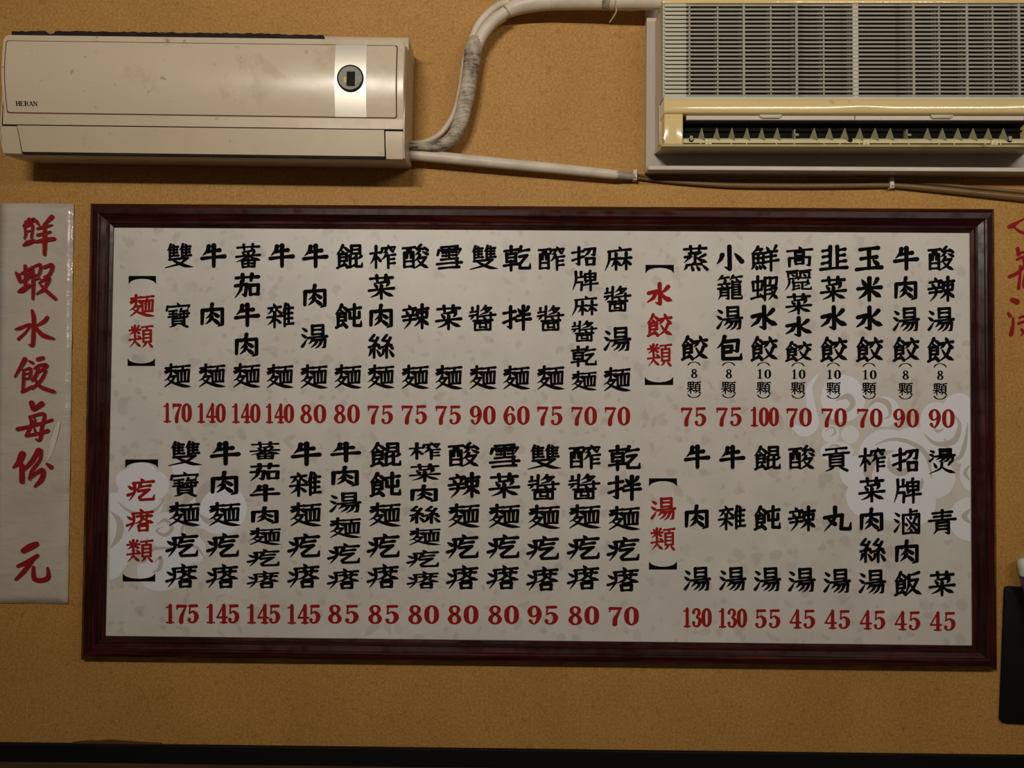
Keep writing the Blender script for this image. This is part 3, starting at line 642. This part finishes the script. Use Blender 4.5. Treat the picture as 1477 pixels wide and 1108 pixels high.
# front height profile of the convex cover
def dprof(t): return .1165+.0065*math.sin(math.pi*min(1, t*1.1))-.012*t*t
Zp = -q(128)                             # bottom of front cover
def cover(bm, x0, x1, z1, z0, extra, back, r, n=14, bev=.002):
    pts = rrect(x0, x1, z0, z1, r, 4)
    # sliced horizontally so the convex curve shows
    rows = []
    tl = sorted(set([j/n for j in range(n+1)]+[r/(z1-z0)*(1-math.cos(math.pi/2*k/5)) for k in range(1, 6)]+[1-r/(z1-z0)*(1-math.cos(math.pi/2*k/5)) for k in range(1, 6)]))
    for j, tt in enumerate(tl):
        z = z1+(z0-z1)*tt
        dz = min(z1-z, z-z0); ins = 0
        if dz < r: ins = r-math.sqrt(max(0, r*r-(r-dz)**2))
        yy = -(dprof(-z/(-Zp))+extra)
        rr = bev if 0 < j < n else bev
        rows.append([bm.verts.new(p) for p in ((x0+ins, back, z), (x0+ins, yy+rr, z), (x0+ins+rr, yy, z), (x1-ins-rr, yy, z), (x1-ins, yy+rr, z), (x1-ins, back, z))])
    for a, b in zip(rows, rows[1:]):
        for k in range(5): bm.faces.new((a[k], a[k+1], b[k+1], b[k]))
        bm.faces.new((a[5], a[0], b[0], b[5]))
    bm.faces.new(rows[0]); bm.faces.new(rows[-1][::-1])
# body
bm = bmesh.new()
z_lip = -q(170); z_back = -q(148)*1.0
zb_back = (P(300, 237.5, 0).z-pA.z)
sec = [(-.001, -q(1)), (-.095, -q(1)), (-.108, -q(4)), (-.108, Zp-.002), (-.112, Zp-.004), (-.110, Zp-q(18)), (-.103, z_lip+.002), (-.099, z_lip), (-.05, (z_lip+zb_back)/2-.001), (-.001, zb_back)]
def extr(bm, sec, xs):
    rows = []
    for x, k in xs: rows.append([bm.verts.new((x+kk[0], y*kk[1] if False else y, z)) for (y, z), kk in zip(sec, k)])
    n_ = len(sec)
    for a, b in zip(rows, rows[1:]):
        for i in range(n_): bm.faces.new((a[i], a[(i+1) % n_], b[(i+1) % n_], b[i]))
    bm.faces.new(rows[0]); bm.faces.new(rows[-1][::-1])
z0_ = [(0, 1)]*len(sec)
extr(bm, sec, [(-.004, z0_), (WL+.001, z0_)])
bmesh.ops.bevel(bm, geom=[e_ for e_ in bm.edges if abs(e_.verts[0].co.x-e_.verts[1].co.x) < 1e-6], offset=.003, segments=2, affect='EDGES')
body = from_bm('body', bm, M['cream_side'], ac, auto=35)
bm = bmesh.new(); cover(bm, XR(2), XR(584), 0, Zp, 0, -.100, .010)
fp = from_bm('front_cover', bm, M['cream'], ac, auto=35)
# inner raised field of the cover with its thin dark groove line
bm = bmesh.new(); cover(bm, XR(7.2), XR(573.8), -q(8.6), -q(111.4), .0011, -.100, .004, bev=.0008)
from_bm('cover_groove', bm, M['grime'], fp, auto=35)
bm = bmesh.new(); cover(bm, XR(8.3), XR(572.7), -q(9.8), -q(110.2), .0016, -.100, .004, bev=.0012)
from_bm('cover_field', bm, M['cream'], fp, auto=35)
bm = bmesh.new(); cover(bm, XR(484), XR(530), -q(9.2), -q(110.6), .0022, -.100, .001, bev=.0004)
strip = from_bm('silver_strip', bm, M['silver'], ac, auto=35)
cx, cz = XR(507), ZR(507, 113); yc = -(dprof(-cz/(-Zp))+.0022)
def cyl(bm, x, y0, y1, z, r, n=28, r2=None):
    pts = [(x+r*math.cos(2*math.pi*k/n), z+r*math.sin(2*math.pi*k/n)) for k in range(n)]
    plate(bm, pts, y0, y1, .0003, 1)
bm = bmesh.new(); cyl(bm, cx, yc+.004, yc-.0010, cz, q(19.3)); from_bm('sensor_dust_rim', bm, M['dust'], strip)  # black dusty rim disc round the sensor ring
bm = bmesh.new(); cyl(bm, cx, yc+.004, yc-.0016, cz, q(17)); from_bm('sensor_ring', bm, M['ring'], strip)
bm = bmesh.new(); box(bm, cx-q(5), cx+q(7), yc-.0024, yc, cz-q(12), cz+q(9), .0003); from_bm('sensor_window', bm, M['lens'], strip)
bm = bmesh.new(); box(bm, cx-q(9), cx-q(5), yc-.0022, yc, cz-q(7), cz+q(1), .0002); from_bm('sensor_label', bm, M['green'], strip)
# brand lettering, plain serif strokes
LT = {'H': 'l12,5,20 12,95,20;l58,5,20 58,95,20;l12,50,9 58,50,9;l0,6,7 26,6,7;l0,94,7 26,94,7;l44,6,7 72,6,7;l44,94,7 72,94,7',
      'E': 'l12,5,20 12,95,20;l0,6,8 60,6,8;l0,94,8 62,94,8;l12,50,8 42,50,8;l60,6,7 60,26,7;l62,74,7 62,94,7',
      'R': 'l12,5,20 12,95,20;c0,6,8 40,6,9 56,26,19 40,50,9 12,52,8;l34,52,17 66,92,18;l0,94,7 26,94,7',
      'A': 'l34,5,8 8,94,8;l36,5,20 64,94,20;l18,64,8 54,64,8;l0,94,7 18,94,7;l50,94,7 78,94,7',
      'N': 'l12,5,9 12,95,9;l12,5,20 62,92,20;l62,5,9 62,95,9;l0,6,7 20,6,7;l0,94,7 24,94,7;l50,6,7 74,6,7'}
bm = bmesh.new(); xx = 22.5
for c in 'HERAN':
    for i, cl in enumerate(ribbons(parse(LT[c]), 10)):
        def fn(x, y, l, xx=xx):
            X = XR(xx+x*.082); Z = ZR(30, 144.3+y*.064); return Vector((X, -(dprof(-Z/(-Zp))+.0019+l), Z))
        emit(bm, cl, fn, i*LAY)
    xx += 6.3
for f in bm.faces:
    f.normal_update()
    if f.normal.y > 0: f.normal_flip()
me = bpy.data.meshes.new('brand_name'); bm.to_mesh(me); bm.free(); link('brand_name', me, M['ink'], fp)
# air flap with slanted left end and dark joints
def quadplate(bm, pts, y):  # pts (px,py) with per-point front depth
    a = [bm.verts.new((XR(x), -d, ZR(x, yy))) for x, yy, d in pts]
    b = [bm.verts.new((XR(x), -d+.006, ZR(x, yy))) for x, yy, d in pts]
    K = len(pts); bm.faces.new(a); bm.faces.new(b[::-1])
    for i in range(K): bm.faces.new((a[i], a[(i+1) % K], b[(i+1) % K], b[i]))
bm = bmesh.new(); quadplate(bm, [(24, 177.5, .1135), (557.5, 184, .1135), (558, 225, .1065), (30, 218.5, .1065)], 0)
from_bm('flap_gap', bm, M['dust'], ac)
bm = bmesh.new(); quadplate(bm, [(26.6, 180, .1165), (556, 186, .1165), (556.6, 222, .1085), (31.6, 216, .1085)], 0)
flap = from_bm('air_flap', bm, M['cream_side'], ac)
bm = bmesh.new(); quadplate(bm, [(3, 177, .1128), (583, 183.8, .1128), (583, 186.4, .1120), (3, 179.8, .1120)], 0)
from_bm('seam', bm, M['dust'], ac)
# dusty foam strip along the top, cream rear housing
bm = bmesh.new(); rn = random.Random(9)
xs = [8+i*5 for i in range(92)]
A, B, Cc, Dd = [], [], [], []
for x in xs:
    h = 9.6+rn.uniform(0, 1.5)+(1 if 40 < x < 400 else 0)
    if abs(x-66) < 6: h = 7
    z = ZR(x, 48.5+(x-2)*7.5/582)+q(h)
    A.append(bm.verts.new((XR(x), -.105, -q(2)))); B.append(bm.verts.new((XR(x), -.104, z))); Cc.append(bm.verts.new((XR(x), -.07, z)))
for i in range(len(xs)-1):
    bm.faces.new((A[i], A[i+1], B[i+1], B[i])); bm.faces.new((B[i], B[i+1], Cc[i+1], Cc[i]))
from_bm('dust_strip', bm, M['dust'], ac)
bm = bmesh.new(); box(bm, XR(440), XR(586), -.085, -.002, -q(8), q(16), .004); from_bm('rear_housing', bm, M['cream_side'], ac, auto=40)

# ---------------------------------------------------------------- right mounting board
MB = .028
mb = empty('mounting_board', (P(932, 248, MB).x, 0, P(1200, 249, MB).z)); mo = Vector(mb.location)
tag(mb, 'white laminate backing board fixed to the wall behind the slatted air conditioner', 'board')
mbw = P(1545, 100, MB).x-mo.x; mbh = P(932, 16, MB).z-mo.z
bm = bmesh.new(); box(bm, 0, mbw, -MB, -.0005, 0, mbh+.03, .001); from_bm('panel', bm, M['white_board'], mb)
bm = bmesh.new(); box(bm, 0, mbw, -MB-.026, -MB, -.004, q(3.6), .0015); from_bm('ledge', bm, M['white_board'], mb)

# ---------------------------------------------------------------- right air conditioner
D2 = .112; S2 = F/(DIST-D2)
a2, b2 = P(957, 142, D2), P(1477, 142.5, D2)
ang2 = math.atan2(b2.z-a2.z, b2.x-a2.x)
ac2 = tag(empty('air_conditioner', (a2.x, 0, a2.z), -ang2), 'old air conditioner with a slatted grille and yellowed lower cover, on the white backing board', 'air conditioner')
SX2 = 520/(b2-a2).length; SZ2 = 208/(P(1235, 5, D2).z-P(1235, 213, D2).z)
def X2(px): return (px-957)/SX2
def Z2(py): return -(py-142)/SZ2
def q(px): return px/SZ2
XE = X2(1513)
def part(name, mt, x0, x1, d0, d1, y0, y1, bev=0, par=None, auto=None):
    bm = bmesh.new(); box(bm, X2(x0) if x0 < 2000 else x0, X2(x1), -d1, -d0, Z2(y1), Z2(y0), bev); return from_bm(name, bm, M[mt], par or ac2, auto=auto)
# case: back tray, dark coil behind the grille
part('case', 'cream_side', 955.5, 1515, MB+.0005, .075, -1, 200, .004, auto=40)
part('coil', 'dark', 960, 1511, .07, .082, 5, 140)
part('side_wall', 'grille_pale', 956.5, 960, .07, D2-.002, 3, 141)
part('side_wall', 'grille_pale', 1509, 1513, .07, D2-.002, 3, 141)
part('top_rim', 'yellow', 955.5, 1514, .05, D2+.001, -3, 4.5, .002, auto=40)
# slats
pitch = 5.94
sl = None
for i in range(23):
    y = 6.8+i*pitch
    bm = bmesh.new()
    x0, x1 = X2(958), X2(1512)
    zc = Z2(y)
    # tilted slat: front edge higher, sloping back and down
    pr = [(-D2+.0005, zc+q(1.3)), (-D2-.0006, zc+q(.5)), (-D2, zc-q(1.5)), (-D2+.003, zc-q(1.9)), (-D2+.0045, zc+q(.6))]
    rows = [[bm.verts.new((x, yy, z)) for yy, z in pr] for x in (x0, x1)]
    for k in range(5): bm.faces.new((rows[0][k], rows[0][(k+1) % 5], rows[1][(k+1) % 5], rows[1][k]))
    bm.faces.new(rows[0]); bm.faces.new(rows[1][::-1])
    if sl is None: sl = from_bm('slat', bm, M['grille'], ac2); slz = zc
    else:
        bm.free(); o = sl.copy(); COL.objects.link(o); o.parent = ac2; o.location.z = zc-slz
    # broad blank end of each slat at the left
    bm = bmesh.new(); box(bm, X2(958.5), X2(990), -D2-.0012, -D2+.004, zc-q(2.6), zc+q(1.6), .0004)
    if i == 0: se = from_bm('slat_end', bm, M['grille_pale'], ac2)
    else:
        bm.free(); o = se.copy(); COL.objects.link(o); o.parent = ac2; o.location.z = zc-slz
for x, w_, f_ in [(995, 2.2, 0), (1036, 2, 0), (1073.5, 3.2, 1), (1113, 2, 0), (1150, 3.2, 1), (1189.5, 2, 0), (1235, 8, 2), (1319, 3.2, 1), (1356.5, 2, 0), (1396, 3.2, 1), (1434, 2, 0), (1471, 3.2, 1), (1506, 2, 0)]:
    part('grille_bar', 'grille' if f_ < 2 else 'grille_pale', x-w_/2, x+w_/2, .085, D2-(.0015 if f_ == 0 else -.0002), 5, 141)
part('lower_rim', 'grille_pale', 957.5, 1512.5, .07, D2+.0015, 139.5, 144, .0008)
# yellowed lower cover: curved head strip, side cheek, outlet
def strip_prof(name, mt, x0, x1, pr, auto=30, par=None, nseg=1, wav=0):
    bm = bmesh.new(); rows = []
    for i in range(nseg+1):
        x = X2(x0+(x1-x0)*i/nseg)
        k = wav*(math.exp(-((x-X2(1243))/.035)**2)+math.exp(-((x-X2(1500))/.04)**2)) if wav else 0
        rows.append([bm.verts.new((x, -(d+k*(math.sin((yy-143)/20*math.pi) if 143 < yy < 164 else 0)), Z2(yy))) for d, yy in pr])
    n_ = len(pr)
    for a, b in zip(rows, rows[1:]):
        for k in range(n_): bm.faces.new((a[k], a[(k+1) % n_], b[(k+1) % n_], b[k]))
    bm.faces.new(rows[0]); bm.faces.new(rows[-1][::-1])
    return from_bm(name, bm, M[mt], par or ac2, auto=auto)
head = strip_prof('head_cover', 'yellow', 957, 1513, [(.075, 143.5), (.112, 143.5), (.1158, 144.6), (.1178, 148), (.1184, 152), (.1184, 156), (.1180, 160), (.1173, 162.7), (.1150, 164.2), (.108, 164.8), (.075, 164.8)], auto=50, nseg=60, wav=.0012)
bm = bmesh.new(); plate(bm, [(X2(957.5), Z2(164.8)), (X2(985), Z2(164.8)), (X2(985), Z2(209)), (X2(958), Z2(209)), (X2(957), Z2(200))], -.075, -.1155, .003, 3)
from_bm('cheek', bm, M['yellow'], ac2, auto=50)
bm = bmesh.new(); plate(bm, [(X2(1485), Z2(164.8)), (X2(1513), Z2(164.8)), (X2(1512.5), Z2(209)), (X2(1485), Z2(209))], -.075, -.1155, .003, 3)
from_bm('cheek', bm, M['yellow'], ac2, auto=50)
part('flap', 'white_board', 991, 1234.4, .10, .1075, 164.6, 171.5, .0006)
part('flap', 'white_board', 1235.6, 1479, .10, .1075, 164.6, 171.5, .0006)
for cx_ in (1112.5, 1359.5):
    bm = bmesh.new(); plate(bm, [(X2(x), Z2(y)) for x, y in ((cx_-16, 164.4), (cx_+16, 164.4), (cx_+15.5, 167.5), (cx_+13, 169.8), (cx_-13, 169.8), (cx_-15.5, 167.5))], -.105, -.1115, .0008, 2)
    from_bm('flap_tab', bm, M['grille_pale'], ac2, auto=40)
part('outlet', 'dark', 984, 1486, .075, .083, 164, 200)
part('outlet_roof', 'dark', 984, 1486, .083, .1005, 171, 174)
part('outlet_bar', 'dark', 986, 1485, .086, .089, 181, 183)
strip_prof('outlet_tray', 'tray', 985, 1485.5, [(.075, 191.5), (.088, 193.2), (.098, 196.2), (.1055, 200), (.1080, 205.0), (.075, 205.0)], auto=40)
part('tray_slot', 'dark', 985, 1485, .09, .1074, 204.8, 208.4)
strip_prof('bottom_lip', 'lip', 954, 1515, [(.0285, 198.5), (.1145, 208.3), (.1165, 209.6), (.1155, 212.0), (.108, 213.2), (.075, 209.5), (.0285, 202.5)], auto=25)
# upright vanes
vx = [1013, 1035, 1057, 1079, 1100.5, 1123, 1176.5, 1199, 1221, 1243, 1265, 1287, 1341, 1362.5, 1385, 1407, 1429, 1451]
van = None
for x in vx:
    lean = -1 if x < 1150 else (-1.6 if x < 1300 else -.9)
    bm = bmesh.new()
    A = [(x+1, 185, .088), (x-3.2+lean, 196, .097), (x+1.5, 201, .1075), (x+3.5, 198, .106)]
    v_ = [bm.verts.new((X2(a), -c, Z2(b))) for a, b, c in [(x+.8, 181.5, .101), (x-2.4+lean, 196, .094), (x+3.4, 200.8, .109)]]
    w2 = [bm.verts.new(v0.co+Vector((.0014, .0004, 0))) for v0 in v_]
    bm.faces.new(v_); bm.faces.new(w2[::-1])
    for k in range(3): bm.faces.new((v_[k], v_[(k+1) % 3], w2[(k+1) % 3], w2[k]))
    from_bm('vane', bm, M['blade'], ac2)
for x in (1149, 1311.5):
    bm = bmesh.new(); box(bm, X2(x-.8), X2(x+.8), -.104, -.092, Z2(200), Z2(184), .0003); box(bm, X2(x-.5), X2(x+5), -.107, -.104, Z2(194), Z2(191), .0004); from_bm('vane_lever', bm, M['blade'], ac2)
for x in (1022.5, 1250.5, 1435):
    bm = bmesh.new(); box(bm, X2(x-4.5), X2(x+4.5), -.1105, -.1035, Z2(209), Z2(201), .0006); o = from_bm('screw_boss', bm, M['tray'], ac2)
    bm = bmesh.new(); cyl(bm, X2(x), -.108, -.1112, Z2(205), q(2.4), 12); from_bm('screw', bm, M['lip'], o)
for x, dark in ((998, 0), (1228, 1), (1458, 0)):
    bm = bmesh.new(); cyl(bm, X2(x), -.10, -.1085, Z2(200.5), q(3.3), 14); o = from_bm('catch', bm, M['dark'], ac2)
    if not dark:
        bm = bmesh.new(); box(bm, X2(x-2.2), X2(x+2.2), -.1100, -.104, Z2(202), Z2(195), .0006); from_bm('catch_tongue', bm, M['blade'], o)
for x in (1110, 1345): 
    bm = bmesh.new(); cyl(bm, X2(x), -.10, -.1080, Z2(203.4), q(1.9 if x < 1200 else 1.2), 10); from_bm('screw_hole', bm, M['lip'], ac2)
for x in (1011.5, 1056, 1078, 1121, 1147, 1190, 1213, 1241, 1286, 1312.5, 1356, 1378, 1422.5, 1445):
    part('tray_rib', 'tray', x-.6, x+.6, .10, .1079, 204.6, 208.6)

# ---------------------------------------------------------------- pipes
def pipe(name, label, pts, mt, cat='pipe', n=8, seg=16, parent=None):
    bm = bmesh.new(); pxtube(bm, pts, n, seg); o = from_bm(name, bm, M[mt], parent, auto=50)
    if not parent: tag(o, label, cat)
    return o
p1 = pipe('refrigerant_pipe', 'thick white insulated pipe running along the top edge to the slatted air conditioner', [(731, 17, .030, 9), (745, 10, .034, 11.5), (768, 4.5, .04, 12.3), (800, 1.8, .045, 12.3), (850, 1.0, .05, 12.3), (905, 1.6, .055, 12), (952, 1.5, .058, 12)], 'sleeve')
pipe('dirty_band', '', [(868, .9, .0515, 12.8), (875, .9, .052, 13), (881, .9, .0525, 12.6)], 'wrap', parent=p1)
p2 = pipe('refrigerant_pipe', 'white insulated pipe dropping to the left air conditioner, its lower length wrapped in grimy tape', [(729, 17.5, 0.039, 8.2), (712, 30, 0.039, 8.6), (697, 48, 0.039, 8.6), (688, 66, 0.037, 8.8)], 'sleeve')
wr = pipe('tape_wrap', '', [(689, 57, 0.035, 11.0), (683, 72, 0.036, 12.8), (680, 92, 0.036, 12.2), (676, 122, 0.037, 11.8), (670, 152, 0.038, 11.5), (663, 180, 0.039, 10.8), (650, 201, 0.039, 9.6), (630, 210.5, 0.040, 7.8), (610, 211.5, 0.041, 6), (588, 211, 0.044, 5)], 'wrap', parent=p2, n=8)
p3 = pipe('refrigerant_pipe', 'thinner white pipe curving beside the wrapped pipe left of it', [(735, 4, .020, 5), (722, 6.5, .02, 5.5), (706, 18, .022, 5.8), (692, 34, .023, 6), (684, 50, .024, 6), (679.5, 64, .020, 6), (672, 84, .014, 5), (666, 120, .012, 4.6), (660, 150, .012, 4.5), (650, 174, .014, 4.2), (634, 194, .016, 4), (612, 205, .020, 3.8), (588, 206.5, .024, 3.6)], 'sleeve')
bm = bmesh.new()
for k, (x, y) in enumerate([(728.5, 18), (731, 16.8)]):
    c = P(x, y, .031); d_ = (P(x+8, y-6, .031)-c).normalized(); 
    tube(bm, [(c-d_*.0012, 9.9/F*DIST), (c+d_*.0012, 9.9/F*DIST)], 16)
tag(from_bm('cable_tie', bm, M['tie']), 'small yellowed cable tie round the bend of the white pipes', 'cable tie')
bm = bmesh.new()
c = P(886.5, 1.2, .053); tube(bm, [(c-Vector((.0012, 0, 0)), 12.9/F*1.547), (c+Vector((.0012, 0, 0)), 12.9/F*1.547)], 18)
pxtube(bm, [(888, 8, .065, 1.3), (889, 16, .06, 1.2), (885, 24, .055, 1.0), (879, 32.5, .05, .7)], 5, 6)
tag(from_bm('cable_tie', bm, M['tie']), 'cable tie with a hanging tail round the thick pipe near the slatted air conditioner', 'cable tie')
dp = pipe('drain_pipe', 'straight white drain pipe sloping down from the left air conditioner to a metal clip', [(586, 222.5, .03, 8.2), (640, 227.5, .028, 8.2), (720, 235.5, .026, 7.9), (800, 243, .024, 7.5), (880, 251.2, .020, 7.0), (887, 252, .02, 6.6)], 'sleeve')
pipe('taped_end', '', [(885, 251.9, .02, 6.2), (896, 253, .018, 5.9), (906, 254.2, .016, 5.2), (914, 255, .014, 4.8)], 'sleeve_end', parent=dp)
pipe('electric_cord', 'brown cord running under the backing board through the white clip to the right edge', [(908, 255.3, .007, 2.2), (950, 260.5, .007, 2.5), (1000, 264.5, .007, 3.0), (1060, 267.6, .007, 3.7), (1150, 268.4, .007, 3.8), (1230, 268, .007, 3.7), (1283, 267.6, .007, 3.7), (1340, 272, .007, 4.5), (1420, 280, .007, 5), (1500, 288, .007, 5.4)], 'cord', cat='cord', n=6)
pipe('electric_cord', 'thin dark brown cord lying just above the thicker brown cord', [(912, 250.7, .004, 1.8), (925, 253.2, .004, 1.8), (960, 257.7, .004, 1.8), (1020, 260.7, .004, 1.8), (1100, 262.1, .004, 1.9), (1200, 262.2, .004, 1.9), (1283, 261.7, .004, 1.9), (1340, 264.7, .004, 2.2), (1420, 272.0, .004, 2.6), (1500, 279.2, .004, 3)], 'cord', cat='cord', n=6)
for x, y, h_, lb in ((914.5, 255.5, 15, 'small white clip at the end of the drain pipe'), (1282.5, 266, 16, 'small white clip holding the brown cords below the slatted air conditioner')):
    bm = bmesh.new(); a_, b_ = P(x-3, y+h_/2, 0), P(x+3, y-h_/2, 0)
    box(bm, a_.x, b_.x, -.0185 if x < 1000 else -.0145, -.0002, a_.z, b_.z, .0014, 2)
    cl_ = from_bm('cord_clip', bm, M['clip'], auto=40); tag(cl_, lb, 'clip')
    bm = bmesh.new(); cyl(bm, (a_.x+b_.x)/2, -.018 if x < 1000 else -.014, -.0195 if x < 1000 else -.0155, a_.z+.004, .0022, 12); from_bm('nail_head', bm, M['ring'], cl_)

# ---------------------------------------------------------------- black holder and marker at the right edge
bt = P(1450.5, 846, .007); bb_ = P(1443, 1043, .007)
hd = empty('black_board', (bb_.x, 0, bb_.z), 0); hd.rotation_euler = (0, math.atan2(bt.x-bb_.x, bt.z-bb_.z), 0)
tag(hd, 'flat black board with rounded corners on the wall at the lower right edge', 'board')
hgt = math.hypot(bt.x-bb_.x, bt.z-bb_.z)
bm = bmesh.new(); plate(bm, rrect(0, .19, 0, hgt, .008, 5), -.0005, -.007, .001, 2); from_bm('plate', bm, M['black'], hd, auto=40)
bm = bmesh.new(); plate(bm, rrect(.16, .185, hgt*.45, hgt-.01, .003, 3), -.007, -.012, .001, 2); from_bm('pen_clip', bm, M['black'], hd, auto=40)
mk = empty('marker_pen', P(1505, 960, .025)); tag(mk, 'purple pen with a white cap in front of the black board', 'pen'); ko = Vector(mk.location)
bm = bmesh.new(); a_, b_ = P(1484, 828, .025), P(1508, 960, .025)
tube(bm, [(a_-ko, .0155), (a_+(b_-a_)*.3-ko, .0145), (b_-ko, .0130)], 24); from_bm('barrel', bm, M['purple'], mk, auto=40)
bm = bmesh.new(); d_ = (a_-b_).normalized()
tube(bm, [(a_-d_*.001-ko, .0168), (a_+d_*.018-ko, .0172), (a_+d_*.024-ko, .0164), (a_+d_*.029-ko, .0135), (a_+d_*.0315-ko, .008)], 24); from_bm('cap', bm, M['cap'], mk, auto=40)
